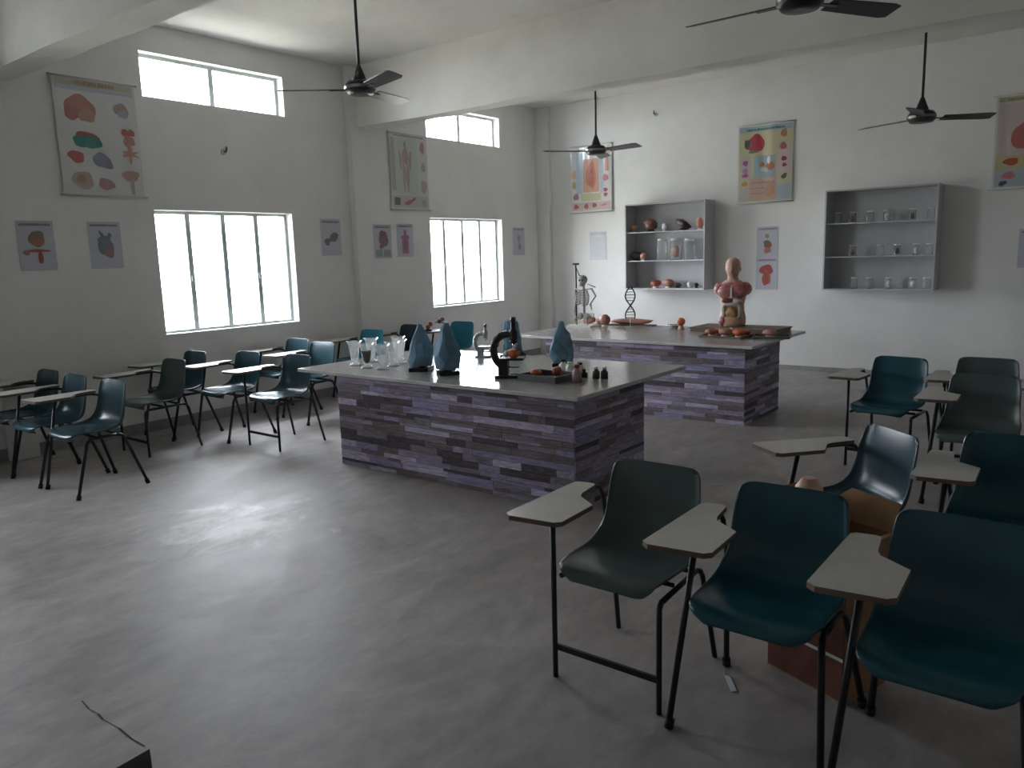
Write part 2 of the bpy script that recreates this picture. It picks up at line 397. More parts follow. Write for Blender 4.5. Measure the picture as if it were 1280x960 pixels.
def legset(kind):
    """list of (part name, mesh, [sub-parts])"""
    out = []
    if kind == 'bar':
        for sx in (-1, 1):
            x = .232 * sx if sx > 0 else -.205
            if sx < 0: out.append(('leg', B().tube([(x, -.235, 0), (x, -.235, .655)], .0105).mesh('leg', M_TUBE), []))
            else: out.append(('leg', B().tube([(x, -.235, 0), (x, -.235, .36), (x - .004, -.228, .385), (x - .01, -.20, .398)], .0105).mesh('leg', M_TUBE), []))
            out.append(('leg', B().tube([(x, .245, 0), (x - .02 * sx, .165, .36), (x - .024 * sx, .15, .388), (x - .026 * sx, .12, .398)], .0105).mesh('leg', M_TUBE), []))
            out.append(('seat_rail', B().tube([(x - .01 * sx, -.20, .398), (x - .026 * sx, .12, .398)], .0105).mesh('seat_rail', M_TUBE), []))
        out.append(('crossbar', B().box(-.205, .232, -.241, -.229, .115, .137).mesh('crossbar', M_TUBE), []))
        dy = -.06
    else:
        for sx in (-1, 1):
            for sy in (-1, 1):
                if sx < 0 and sy < 0: lg = B().tube([(-.25, -.25, .004), (-.205, -.14, .655)], .0115).mesh('leg', M_TUBE)
                else: lg = B().tube([(.25 * sx, .25 * sy, .004), (.208 * sx, .135 * sy, .365), (.203 * sx, .115 * sy, .392), (.20 * sx, .08 * sy, .400)], .0115).mesh('leg', M_TUBE)
                tp = B().tube([(.25 * sx, .25 * sy, 0), (.2465 * sx, .24 * sy, .032)], .0165).mesh('rubber_tip', M_RUBBER)
                out.append(('leg', lg, [('rubber_tip', tp)]))
            out.append(('seat_rail', B().tube([(.20 * sx, -.08, .400), (.20 * sx, .08, .400)], .0115).mesh('seat_rail', M_TUBE), []))
        dy = 0
    out.append(('cross_rail', B().tube([(-.20, -.06, .404), (.20, -.06, .404)], .009).tube([(-.20, .09, .404), (.20, .09, .404)], .009).mesh('cross_rail', M_TUBE), []))
    out.append(('arm_tube', B().tube([(-.235, -.2 + dy, .648), (-.262, .13, .648), (-.262, .185, .636), (-.258, .212, .60), (-.24, .205, .50), (-.215, .15, .42), (-.20, .09, .400)], .0105).mesh('arm_tube', M_TUBE), []))
    out.append(('writing_tablet', tab_mesh(dy), []))
    return out
LEGS = {'bar': legset('bar'), 'splay': legset('splay')}
GR = 'tablet-arm chairs with moulded plastic seats'
def chair(x, y, rot, shell, kind, label):
    e = thing('tablet_arm_chair', label, 'chair', (x, y, 0), math.radians(rot), GR)
    s = link('seat_shell', SHELL, e); s.material_slots[0].link = 'OBJECT'; s.material_slots[0].material = SH[shell]
    for (n, me, subs) in LEGS[kind]:
        p = link(n, me, e)
        for (sn, sme) in subs: link(sn, sme, p)
    return e
CH = [
 (-1.39, 2.51, 0, 'grey_green', 'bar', 'grey-green tablet-arm chair at the left end of the front right row'),
 (-.845, 2.47, 0, 'teal', 'splay', 'dark teal tablet-arm chair in front of the cardboard carton, middle of the front row'),
 (-.315, 2.44, 0, 'teal', 'splay', 'dark teal tablet-arm chair nearest the camera at lower right'),
 (-.89, 3.62, -43, 'slate_blue', 'splay', 'blue tablet-arm chair turned sideways behind the cardboard carton'),
 (-1.26, 6.11, -8, 'teal', 'bar', 'teal tablet-arm chair nearest the back wall, left of two'),
 (-.70, 6.30, 0, 'grey_green', 'bar', 'grey-green tablet-arm chair by the back wall, right of the teal one'),
 (-.62, 5.48, 0, 'grey_green', 'splay', 'grey-green tablet-arm chair in front of the last row on the right'),
 (-.30, 3.72, 0, 'teal', 'splay', 'very dark teal tablet-arm chair at the right edge, second row'),
 (-.14, 6.15, 0, 'teal', 'splay', 'chair at the far right edge with only its tablet in view, back row'),
 (-.02, 5.60, 0, 'teal', 'splay', 'chair at the right picture edge with only a tablet corner in view'),
 (-5.86, 2.525, 0, 'slate_blue', 'splay', 'blue tablet-arm chair nearest the camera in the left group'),
 (-6.42, 2.50, 0, 'slate_blue', 'splay', 'blue tablet-arm chair second from the camera in the first left row'),
 (-6.96, 2.52, 0, 'slate_blue', 'splay', 'blue tablet-arm chair against the wall column at the left edge'),
 (-6.60, 3.42, 0, 'grey_green', 'bar', 'grey-green tablet-arm chair with front crossbar in the second left row'),
 (-7.0, 3.86, 0, 'slate_blue', 'splay', 'blue tablet-arm chair tight against the wall left of the large window'),
 (-6.46, 4.08, 0, 'slate_blue', 'splay', 'blue tablet-arm chair below the large window, with rubber-tipped legs'),
 (-5.79, 4.14, 0, 'slate_blue', 'bar', 'slate blue tablet-arm chair with front crossbar left of the near bench'),
 (-7.0, 5.06, 0, 'slate_blue', 'splay', 'pale-lit blue tablet-arm chair in the corner below the large window edge'),
 (-6.45, 4.95, 0, 'slate_blue', 'splay', 'blue tablet-arm chair just behind the left end of the near bench'),
 (-6.98, 6.12, 0, 'turquoise', 'splay', 'bright turquoise tablet-arm chair behind the glass beakers'),
 (-7.0, 6.80, 0, 'navy', 'splay', 'dark navy tablet-arm chair behind the leftmost blue microscope cover'),
 (-6.66, 7.38, 0, 'turquoise', 'splay', 'light blue tablet-arm chair below the far window, mostly hidden by covers')]
for c in CH: chair(*c)

# ------------------------------------------------------------------ ceiling fans
def fan(x, y, z, a0, label):
    e = thing('ceiling_fan', label, 'fan', (x, y, z), 0, 'ceiling fans')
    part('down_rod', B().tube([(0, 0, .10), (0, 0, ZC - z)], .012), M_FAN, e)
    part('ceiling_cup', B().lathe([(.018, ZC - z - .10), (.05, ZC - z - .07), (.06, ZC - z)]), M_FAN, e)
    part('rod_cup', B().lathe([(.065, .05), (.05, .09), (.03, .14), (.016, .18)]), M_FAN, e)
    part('motor', B().lathe([(.04, -.055), (.10, -.05), (.125, -.02), (.125, .02), (.10, .05), (.05, .06)], n=24), M_FAN, e)
    part('chrome_ring', B().lathe([(.127, -.012), (.129, 0), (.127, .012)], n=24, cap=False), mat('fan_ring', (.25, .25, .25), .3, .8), e)
    for i in range(3):
        a = math.radians(a0 + 120 * i)
        b = B(); n = 10; vs = []; R0, R1 = .19, .66
        for k in range(n + 1):
            r = R0 + (R1 - R0) * k / n; hw = .055 + .016 * k / n
            if k == n: hw *= .8
            tl = -.24
            for zz in (.003, -.003): vs += [(r, -hw, zz - hw * tl), (r, hw, zz + hw * tl)]
        fs = []
        for k in range(n):
            o = k * 4; p = o + 4; fs += [(o, p, p + 1, o + 1), (o + 2, o + 3, p + 3, p + 2), (o, o + 2, p + 2, p), (o + 1, p + 1, p + 3, o + 3)]
        fs += [(0, 1, 3, 2), (n * 4, n * 4 + 2, n * 4 + 3, n * 4 + 1)]
        b.add(vs, fs); bl = part('blade', b, M_FAN, e, (0, 0, -.01), a)
        part('blade_bracket', B().box(.10, .25, -.022, .022, -.006, .0), M_FAN, bl)
fan(-5.067, 4.6, 2.985, -18, 'dark ceiling fan nearest the large transom window')
fan(-5.196, 8.5, 2.83, -9.5, 'dark ceiling fan in front of the pink organ chart on the back wall')
fan(-1.6, 8.5, 2.775, 35, 'dark ceiling fan above the right wall cabinet')
fan(-1.5, 4.6, 2.93, 58, 'dark ceiling fan cut by the top edge of the picture')

# ------------------------------------------------------------------ wall cabinets
def cabinet(x0, x1, label):
    z0, z1, d, t = 1.058, 2.254, .33, .018; W, H = x1 - x0, z1 - z0
    e = thing('wall_cabinet', label, 'cabinet', (x0, YB, z0), group='open wall cabinets')
    part('back_panel', B().box(t, W - t, -.012, -.001, t, H - t), M_CAB, e)
    for a in (0, W - t): part('side_panel', B().box(a, a + t, -d, -.001, 0, H), M_CAB, e)
    part('top_panel', B().box(t, W - t, -d, -.001, H - t, H), M_CAB, e)
    part('bottom_panel', B().box(t, W - t, -d, -.001, 0, t), M_CABE, e)
    for k in (1, 2): part('shelf', B().box(t, W - t, -d + .03, -.012, k * H / 3 - .006, k * H / 3 + .006), M_CABE, e)
    return [z0 + .018, z0 + H / 3 + .006, z0 + 2 * H / 3 + .006]
S1 = cabinet(-5.638, -4.426, 'grey open wall cabinet holding organ models, left of the torso')
S2 = cabinet(-2.885, -1.662, 'grey open wall cabinet holding rows of small glass jars')
YS = YB - .19
def organ(x, y, z, r, m, label, cat='organ model', lump=.25, tilt=0, group='organ models on the cabinet shelves', name='organ_model'):
    e = thing(name, label, cat, (x, y, z), group=group)
    rot = Matrix.Rotation(tilt, 3, 'Y')
    hz = math.sqrt((r[2] * math.cos(tilt)) ** 2 + (r[0] * math.sin(tilt)) ** 2) * (1 + lump * .15)
    part('body', B().blob((0, 0, hz + .012), r, 16, lump=lump, seed=x * 7 + z, rot=rot), m, e)
    part('base', B().lathe([(r[0] * .6, 0), (r[0] * .6, .01), (r[0] * .3, .014 + hz * .3)], n=14, sy=.8), M_WHITEP if lump < .3 else M_BLACK, e)
    return e
organ(-5.56, YS, S1[2], (.055, .05, .05), M_TAN, 'small tan organ model at the left of the top shelf')
organ(-5.30, YS, S1[2], (.10, .06, .085), M_BROWN, 'large brown liver model on the top shelf', tilt=.4, lump=.3)
organ(-5.08, YS, S1[2], (.045, .04, .05), M_WHITEP, 'small white organ model on the top shelf')
organ(-4.80, YS, S1[2], (.12, .05, .05), M_DARKO, 'long dark organ model tilted on the top shelf', tilt=.5, lump=.3)
organ(-4.56, YS, S1[2], (.055, .045, .075), M_PINK, 'pink organ model at the right end of the top shelf')
organ(-5.53, YS, S1[1], (.10, .06, .055), M_DARKO, 'dark low organ model on the middle shelf', lump=.3)
organ(-5.38, YS - .06, S1[1], (.05, .045, .05), M_PINK, 'small pink organ model on the middle shelf')
organ(-5.22, YS, S1[0], (.08, .06, .05), M_RED, 'reddish brown organ model at left of the bottom shelf')
organ(-5.02, YS, S1[0], (.085, .06, .055), M_PINK, 'pink brown organ model at centre of the bottom shelf')
organ(-4.88, YS, S1[0], (.06, .05, .03), M_DARKO, 'flat dark organ model on the bottom shelf', lump=.3)
organ(-4.70, YS, S1[0], (.035, .035, .04), M_WHITEP, 'small white model on the bottom shelf')
organ(-4.60, YS, S1[0], (.03, .03, .03), M_BLACK, 'tiny black model at the right of the bottom shelf', lump=.3)
def jar(x, y, z, r, h, label, group, content=None, cat='jar', lid=True):
    e = thing('specimen_jar', label, cat, (x, y, z), group=group)
    part('glass', B().lathe([(r * .9, 0), (r, .006), (r, h * .9), (r * .8, h * .94), (r * .8, h)], n=18, cap=False).lathe([(r * .9, .003), (.001, .003)], n=18, cap=False), M_JAR, e)
    if lid: part('lid', B().lathe([(r * .86, h * .955), (r * .86, h * 1.03), (r * .8, h * 1.05)], n=18), M_WHITEP, e)
    if content: part('specimen', B().blob((0, 0, h * .42), (r * .6, r * .55, h * .3), 10, lump=.4, seed=x), content, e)
    return e
jar(-5.12, YS, S1[1], .075, .28, 'tall empty glass jar at left on the middle shelf', 'tall jars in the left cabinet')
jar(-4.91, YS, S1[1], .085, .28, 'tall glass jar with a pink specimen on the middle shelf', 'tall jars in the left cabinet', M_PINK)
jar(-4.71, YS, S1[1], .075, .27, 'tall clear glass jar right of the pink specimen', 'tall jars in the left cabinet')
e = thing('metal_dish', 'small bright metal dish at the right of the middle shelf', 'dish', (-4.56, YS - .04, S1[1]))
part('bowl', B().lathe([(.03, 0), (.055, .025), (.06, .028), (.052, .024), (.002, .006)], n=18, cap=False), M_CHROME, e); part('rim', B().lathe([(.06, .026), (.063, .029), (.06, .032)], n=18, cap=False), M_CHROME, e)
G2 = 'small jars in the right cabinet'
for lvl, xs, nm in ((2, [-2.77, -2.60, -2.40, -2.215, -1.945, -1.75], 'top'), (1, [-2.585, -2.27, -2.087, -1.885, -1.75], 'middle'), (0, [-2.55, -2.375, -2.162, -1.903, -1.76], 'bottom')):
    ords = ['first', 'second', 'third', 'fourth', 'fifth', 'sixth']
    for i, x in enumerate(xs):
        cont = {(2, 1): M_BROWN, (2, 4): M_DARKO, (1, 0): M_BROWN, (1, 2): M_BLACK, (2, 3): M_WHITEP, (0, 2): M_WHITEP, (1, 3): M_WHITEP, (0, 3): M_WHITEP}.get((lvl, i))
        jar(x, YS, S2[lvl], .042, .125, '%s small glass jar from the left on the %s shelf of the right cabinet' % (ords[i], nm), G2, cont)

# ------------------------------------------------------------------ charts and prints on the walls
PC = {}
def pcol(rgb):
    k = tuple(round(c, 3) for c in rgb)
    if k not in PC: PC[k] = mat('ink_%d' % len(PC), k, .4, coat=.2)
    return PC[k]
def sheet(name, label, cat, wall, u0, z0, w_, h_, items, big, base, group, curl=0.0, text=None):
    """wall 'L': u runs along +y on the window wall; 'B': u runs along +x on the back wall"""
    if wall == 'L': loc, ax, nr = (XW, u0, z0), Vector((0, 1, 0)), Vector((1, 0, 0))
    else: loc, ax, nr = (u0, YB, z0), Vector((1, 0, 0)), Vector((0, -1, 0))
    if wall == 'C': pass
    e = thing(name, label, cat, loc, group=group)
    up_ = Vector((0, 0, 1)); off = .012 if big else .003
    def P(u, v, d=0):
        cu = curl * (math.sin(u * 9 + v * 2) * .5 + math.sin(u * 21 + 1) * .25) * (.3 + v)
        return ax * (u * w_) + up_ * (v * h_) + nr * (off + curl + cu + d)
    b = B(); n = 24
    for dd, flip in ((0, False), (-.0012, True)):
        vs = []; fs = []
        for i in range(n + 1):
            for j in range(9): vs.append(P(i / n, j / 8, dd))
        for i in range(n):
            for j in range(8):
                f = (i * 9 + j, (i + 1) * 9 + j, (i + 1) * 9 + j + 1, i * 9 + j + 1)
                if wall == 'B': pass
                fs.append(f[::-1] if flip else f)
        b.add(vs, fs, 0, True)
    part('sheet', b, base, e)
    inks = []; pb = B()
    for ii, it in enumerate(items):
        kind, col = it[0], it[-1]; m = pcol(col)
        if m not in inks: inks.append(m)
        mi = inks.index(m); lay = .0008 + .0002 * ii
        if kind == 'r':
            u, v, uu, vv = it[1:5]; k = max(3, int(40 * (uu - u))); kv = max(1, int(10 * (vv - v))); vs = [P(u + (uu - u) * i / k, v + (vv - v) * j / kv, lay) for i in range(k + 1) for j in range(kv + 1)]
            pb.add(vs, [(i * (kv + 1) + j, (i + 1) * (kv + 1) + j, (i + 1) * (kv + 1) + j + 1, i * (kv + 1) + j + 1) for i in range(k) for j in range(kv)], mi, True)
        elif kind == 't':     # a line of illegible print: a row of dabs
            u, v, uu, hh = it[1:5]; x = u; rr = random.Random(int(u * 99 + v * 999))
            while x < uu - .01:
                l = rr.uniform(.02, .05); l = min(l, uu - x); g_ = hh * rr.uniform(.7, 1)
                pb.add([P(x, v, lay), P(x + l * .8, v, lay), P(x + l * .8, v + g_, lay), P(x, v + g_, lay)], [(0, 1, 2, 3)], mi); x += l
        else:                 # 'e' blob
            u, v, ru, rv, rot = it[1:6]; k = 20; sd = u * 13 + v * 7; vs = [P(u, v, lay)]
            for ring in (.34, .67, 1):
                for i in range(k):
                    t = 2 * PI * i / k; q = ring * (1 + .09 * math.sin(3 * t + sd) + .05 * math.sin(5 * t + sd * 2))
                    a, c = ru * q * math.cos(t), rv * q * math.sin(t); al = h_ / w_
                    a2 = a * math.cos(rot) - c * al * math.sin(rot); c2 = a / al * math.sin(rot) + c * math.cos(rot)
                    vs.append(P(u + a2, v + c2, lay))
            fs = [(0, 1 + i, 1 + (i + 1) % k) for i in range(k)]
            for rg in (0, 1): fs += [(1 + rg * k + i, 1 + (rg + 1) * k + i, 1 + (rg + 1) * k + (i + 1) % k, 1 + rg * k + (i + 1) % k) for i in range(k)]
            pb.add(vs, fs, mi)
    if pb.f: part('print', pb, inks, e)
    if big:
        for v in (0, 1):
            part('rod', B().tube([P(-.04, v) + nr * 0, P(1.04, v)], .0095, 8), M_ROD, e)
    if text:
        cu = bpy.data.curves.new('heading', 'FONT'); cu.body = text[0]; cu.size = text[3]; cu.align_x = 'CENTER'; cu.extrude = .0005
        to = bpy.data.objects.new('tmp', cu); C.objects.link(to)
        me = bpy.data.meshes.new_from_object(to); bpy.data.objects.remove(to); me.materials.clear(); me.materials.append(pcol(text[4]))
        o = link('heading', me, e); o.location = P(text[1], text[2], .009)
        o.rotation_euler = (PI / 2, 0, PI / 2) if wall == 'L' else (PI / 2, 0, 0)
    return e
CG = 'large hanging anatomy charts'
pk, rd, br, gy = (.50, .26, .23), (.42, .13, .12), (.42, .30, .25), (.38, .38, .45)
sheet('wall_chart', 'large chart of brain drawings hanging left of the large window', 'chart', 'L', 3.17, 2.23, .72, 1.0, [
    ('r', .03, .93, .97, .985, (.52, .50, .40)), ('r', .03, .895, .97, .925, (.48, .53, .60)),
    ('e', .30, .755, .19, .10, -.15, pk), ('e', .20, .70, .10, .06, 0, (.45, .24, .22)), ('e', .37, .69, .10, .06, 0, (.52, .33, .27)),
    ('e', .80, .77, .10, .055, -.3, br), ('e', .82, .74, .07, .04, 0, gy),
    ('e', .34, .50, .15, .05, 0, (.45, .18, .16)), ('e', .28, .465, .11, .05, 0, (.07, .27, .24)), ('e', .41, .46, .11, .052, 0, (.08, .29, .25)),
    ('e', .19, .33, .10, .05, -.3, (.45, .14, .14)), ('e', .50, .31, .12, .062, -.35, (.30, .33, .44)), ('e', .55, .28, .08, .04, -.3, (.34, .32, .40)),
    ('e', .24, .13, .13, .075, -.3, (.50, .37, .33)), ('e', .22, .14, .06, .035, 0, (.42, .28, .25)), ('e', .52, .105, .10, .05, -.2, (.42, .27, .26)),
    ('e', .82, .575, .05, .03, 0, rd), ('e', .90, .575, .05, .03, 0, rd), ('e', .86, .50, .075, .05, 0, (.50, .25, .20)), ('e', .86, .43, .03, .04, 0, (.50, .28, .22)), ('e', .86, .385, .11, .012, .3, (.52, .27, .22)), ('e', .86, .385, .11, .012, -.3, (.52, .27, .22)), ('e', .86, .34, .02, .045, 0, (.50, .30, .24)),
    ('e', .84, .19, .11, .05, 0, (.50, .33, .29)), ('r', .83, .02, .875, .16, (.50, .40, .36))],
    True, M_PLASTICSHEET, CG, .006, ('HUMAN BRAIN', .5, .943, .05, (.36, .20, .16)))
sheet('wall_chart', 'large pale green chart of a standing human figure beside the far window', 'chart', 'L', 7.09, 2.21, .68, .94, [
    ('r', .03, .20, .74, .96, (.52, .60, .53)), ('r', .03, .03, .97, .19, (.55, .50, .52)), ('r', .76, .20, .97, .96, (.60, .60, .58)), ('r', .03, .25, .13, .94, (.40, .43, .42)),
    ('e', .40, .86, .035, .04, 0, (.46, .33, .30)), ('e', .40, .71, .09, .11, 0, (.47, .35, .31)), ('e', .27, .66, .03, .13, .1, (.48, .37, .33)), ('e', .53, .66, .03, .13, -.1, (.48, .37, .33)), ('e', .36, .46, .045, .16, 0, (.47, .36, .32)), ('e', .45, .46, .045, .16, 0, (.47, .36, .32)), ('e', .36, .30, .025, .07, 0, (.47, .36, .32)), ('e', .45, .30, .025, .07, 0, (.47, .36, .32)),
    ('e', .86, .84, .06, .08, 0, (.45, .25, .30)), ('e', .87, .58, .06, .06, 0, (.42, .36, .33)), ('e', .87, .32, .08, .09, 0, (.44, .36, .38)), ('r', .07, .06, .22, .16, (.22, .17, .22)), ('e', .45, .10, .12, .03, .3, (.45, .16, .22)), ('e', .58, .14, .07, .02, .5, (.42, .18, .22)), ('e', .85, .10, .05, .05, 0, (.36, .38, .45)), ('t', .1, .965, .9, .02, (.30, .2, .2))],
    True, M_PLASTICSHEET, CG, .006)
sheet('wall_chart', 'large curling chart with a pink body trunk behind the fan on the back wall', 'chart', 'B', -6.73, 2.2, .71, .97, [
    ('r', .30, .30, .70, .80, (.62, .36, .27)), ('r', .14, .28, .29, .90, (.42, .52, .60)), ('r', .71, .28, .82, .95, (.50, .55, .62)), ('e', .50, .55, .13, .20, 0, (.55, .22, .16)), ('e', .50, .52, .07, .14, 0, (.45, .16, .13)), ('r', .25, .17, .75, .28, (.55, .55, .35)),
    ('r', .03, .03, .97, .15, (.58, .45, .44)), ('e', .13, .24, .07, .05, 0, (.38, .18, .28)), ('e', .13, .09, .06, .035, 0, rd), ('e', .38, .09, .05, .04, .4, rd), ('e', .58, .10, .06, .035, 0, (.35, .12, .10)), ('e', .86, .50, .07, .05, 0, (.55, .25, .28)), ('e', .86, .32, .05, .03, 0, (.40, .10, .10)), ('e', .86, .25, .05, .03, 0, (.40, .12, .08)), ('e', .82, .10, .08, .015, .2, (.50, .22, .22)), ('e', .09, .58, .05, .07, 0, (.62, .45, .32)), ('e', .09, .42, .05, .06, 0, (.55, .42, .25)), ('r', .84, .6, .93, .95, (.55, .30, .20)), ('t', .2, .93, .8, .03, (.35, .25, .25))],
    True, M_PLASTICSHEET, CG, .022)
sheet('wall_chart', 'large yellow and blue organ chart between the two wall cabinets', 'chart', 'B', -4.10, 2.18, .71, .985, [
    ('r', .02, .02, .98, .98, (.55, .52, .32)), ('r', .02, .91, .98, .98, (.33, .45, .50)), ('t', .15, .925, .85, .03, (.07, .13, .18)), ('r', .30, .32, .70, .60, (.33, .43, .50)), ('r', .22, .03, .72, .32, (.58, .40, .32)), ('r', .04, .32, .24, .60, (.55, .45, .48)), ('r', .73, .03, .97, .22, (.38, .45, .52)), ('r', .73, .35, .97, .68, (.58, .46, .44)), ('r', .03, .03, .21, .22, (.50, .50, .44)),
    ('e', .33, .765, .16, .11, 0, (.42, .05, .07)), ('e', .18, .76, .07, .06, 0, (.12, .22, .20)), ('e', .28, .66, .09, .02, 0, (.16, .20, .10)), ('e', .60, .46, .09, .05, .2, (.45, .16, .08)), ('e', .50, .42, .07, .03, -.3, (.55, .55, .42)), ('e', .45, .49, .05, .03, 0, (.40, .20, .08)), ('e', .57, .54, .03, .05, 0, (.75, .75, .75)),
    ('e', .14, .52, .05, .035, 0, (.36, .16, .30)), ('e', .14, .42, .05, .035, 0, (.42, .28, .45)), ('e', .14, .36, .06, .025, 0, (.48, .12, .25)), ('e', .13, .25, .06, .03, 0, (.50, .30, .10)), ('e', .84, .86, .06, .05, 0, (.40, .20, .10)), ('e', .83, .70, .06, .045, 0, (.40, .12, .16)), ('e', .85, .54, .05, .03, 0, (.28, .04, .06)), ('e', .86, .46, .04, .025, 0, (.32, .06, .06)), ('e', .86, .32, .06, .03, .7, (.10, .10, .06)), ('e', .60, .15, .09, .09, 0, (.60, .32, .20)), ('t', .25, .25, .7, .02, (.42, .30, .28)), ('t', .25, .18, .5, .02, (.42, .30, .28)), ('t', .25, .11, .5, .02, (.42, .30, .28))],
    True, M_PLASTICSHEET, CG, .014)
sheet('wall_chart', 'large chart with a red figure cut off by the right picture edge', 'chart', 'B', -1.20, 2.16, .71, .98, [
    ('r', .03, .93, .97, .985, (.50, .48, .30)), ('r', .03, .36, .97, .92, (.58, .50, .50)), ('r', .03, .22, .50, .36, (.55, .48, .25)), ('r', .50, .22, .97, .36, (.25, .40, .28)), ('r', .03, .02, .60, .22, (.42, .48, .52)), ('r', .60, .02, .97, .22, (.58, .35, .30)),
    ('e', .50, .80, .11, .09, 0, (.38, .10, .09)), ('e', .45, .56, .23, .16, 0, (.45, .15, .13)), ('e', .24, .29, .10, .04, 0, (.40, .10, .06)), ('e', .22, .14, .09, .04, 0, (.48, .18, .18)), ('e', .15, .06, .06, .025, .4, (.08, .10, .18)), ('t', .15, .945, .9, .025, (.28, .25, .1))],
    True, M_PLASTICSHEET, CG, .012)
SG = 'small printed organ sheets'
M_SM = mat('print_paper', (.55, .56, .62), .5)
def small(wall, u0, z0, label, items, w_=.295, h_=.42, bar=(.24, .18, .24)):
    sheet('organ_print', label, 'poster', wall, u0, z0, w_, h_, [('t', .08, .90, .92, .055, bar)] + items, False, M_SM, SG, .001)
small('L', 2.755, 1.58, 'small print of a head and a spread red organ next to the left column', [('e', .52, .64, .22, .16, 0, (.30, .22, .15)), ('e', .50, .58, .13, .08, 0, (.45, .20, .12)), ('e', .50, .40, .36, .03, 0, (.42, .14, .10)), ('e', .57, .27, .07, .14, 0, (.38, .10, .08)), ('e', .2, .36, .1, .05, 0, (.4, .22, .2))])
small('L', 3.335, 1.58, 'small print of a grey heart under the brain chart', [('e', .50, .48, .24, .20, .2, (.20, .22, .25)), ('e', .60, .36, .14, .14, 0, (.34, .20, .20)), ('e', .40, .74, .05, .08, .6, (.18, .20, .25)), ('e', .64, .70, .06, .07, -.3, (.22, .22, .28)), ('e', .48, .62, .2, .08, 0, (.2, .24, .3))])
small('L', 5.948, 1.65, 'small print of two dark kidneys right of the large window', [('e', .30, .38, .15, .10, .2, (.16, .20, .23)), ('e', .62, .50, .22, .12, .6, (.22, .18, .18)), ('e', .74, .55, .12, .08, 0, (.20, .18, .18))])
small('L', 6.765, 1.597, 'small print of a dark curled organ, left of a pair beside the column', [('e', .55, .58, .26, .22, .3, (.26, .16, .16)), ('e', .45, .74, .12, .09, 0, (.18, .14, .20)), ('e', .42, .36, .14, .07, .3, (.32, .16, .15)), ('r', .08, .05, .45, .26, (.30, .36, .28)), ('r', .52, .05, .92, .26, (.32, .33, .31))])
small('L', 7.16, 1.612, 'small print of a rose torso, right of a pair beside the column', [('e', .50, .72, .09, .11, 0, (.40, .18, .24)), ('r', .30, .10, .70, .62, (.38, .19, .25)), ('e', .5, .60, .26, .06, 0, (.38, .18, .24)), ('e', .50, .36, .10, .16, 0, (.28, .14, .20))])
small('L', 9.60, 1.59, 'small print right of the far window near the corner', [('e', .50, .62, .16, .10, 0, (.38, .30, .42)), ('e', .55, .30, .14, .12, 0, (.36, .30, .38)), ('e', .5, .48, .05, .1, 0, (.4, .3, .4))])
small('B', -6.43, 1.485, 'small pale print of a grey skeleton above the model skeleton', [('e', .50, .70, .14, .10, 0, (.38, .39, .42)), ('e', .50, .46, .16, .14, 0, (.40, .41, .44)), ('e', .48, .20, .10, .14, 0, (.42, .43, .45))], bar=(.38, .38, .42))
small('B', -3.835, 1.467, 'small print of a dark organ, upper of the two right of the torso', [('e', .48, .70, .10, .07, 0, (.40, .30, .12)), ('e', .52, .42, .18, .12, 0, (.26, .10, .06)), ('e', .50, .24, .16, .10, 0, (.42, .18, .12)), ('e', .46, .50, .15, .06, 0, (.14, .12, .10))], .285, .40)
small('B', -3.837, 1.05, 'small print of a big red stomach, lower of the two right of the torso', [('e', .48, .62, .32, .16, 0, (.42, .08, .06)), ('e', .48, .36, .20, .24, 0, (.50, .12, .06)), ('e', .48, .34, .10, .20, 0, (.40, .08, .05))], .285, .415, bar=(.42, .14, .28))
small('B', -.905, 1.30, 'small print at the right picture edge on the back wall', [('e', .5, .5, .2, .2, 0, (.35, .30, .45))])
for (x, y, z, n, l) in ((XW + .004, 4.773, 2.72, 'L', 'small dark hook on the wall between the large window and its transom'), (-5.318, YB - .004, 3.481, 'B', 'small dark hook high on the back wall')):
    d = Vector((1, 0, 0)) if n == 'L' else Vector((0, -1, 0))
    e = thing('wall_hook', l, 'hook', (x, y, z), group='wall hooks')
    part('plate', B().tube([-d * .004, d * .012], .03, 12), M_STEEL, e); part('hook', B().tube([d * .01, d * .05, d * .06 + Vector((0, 0, .02)), d * .055 + Vector((0, 0, .045))], .008, 8), M_FAN, e)

# ------------------------------------------------------------------ things on the near bench
BG = 'footed glass beakers on the near bench'
bk = [(-4.93, 4.25, .205, None, 'leftmost footed glass beaker near the bench edge'), (-4.73, 4.20, .20, M_LIQ, 'footed glass beaker holding brown liquid'), (-4.56, 4.21, .20, None, 'footed glass beaker at the front right of the cluster'),
      (-4.62, 4.38, .20, None, 'footed glass beaker left of the first blue cover, second row'), (-4.68, 4.52, .20, None, 'footed glass beaker in the middle of the second row'), (-4.98, 4.48, .205, None, 'footed glass beaker behind the leftmost beaker'),
      (-4.84, 4.66, .205, None, 'footed glass beaker at the back left of the cluster'), (-4.47, 4.55, .205, None, 'footed glass beaker partly behind the first blue cover'), (-4.40, 4.80, .20, None, 'footed glass beaker standing between the first two blue covers')]
for (x, y, h, liq, l) in bk:
    e = thing('footed_beaker', l, 'beaker', (x, y, TH), group=BG)
    part('glass', B().lathe([(.044, .014), (.012, .03), (.030, .055), (.042, h * .7), (.052, h * .92), (.064, h)], n=18, cap=False), M_JAR, e)
    part('foot', B().lathe([(.046, 0), (.048, .008), (.02, .016)], n=18), M_JAR, e)
    if liq: part('liquid', B().lathe([(.010, .04), (.027, .06), (.038, h * .62), (.040, h * .72)], n=16), liq, e)
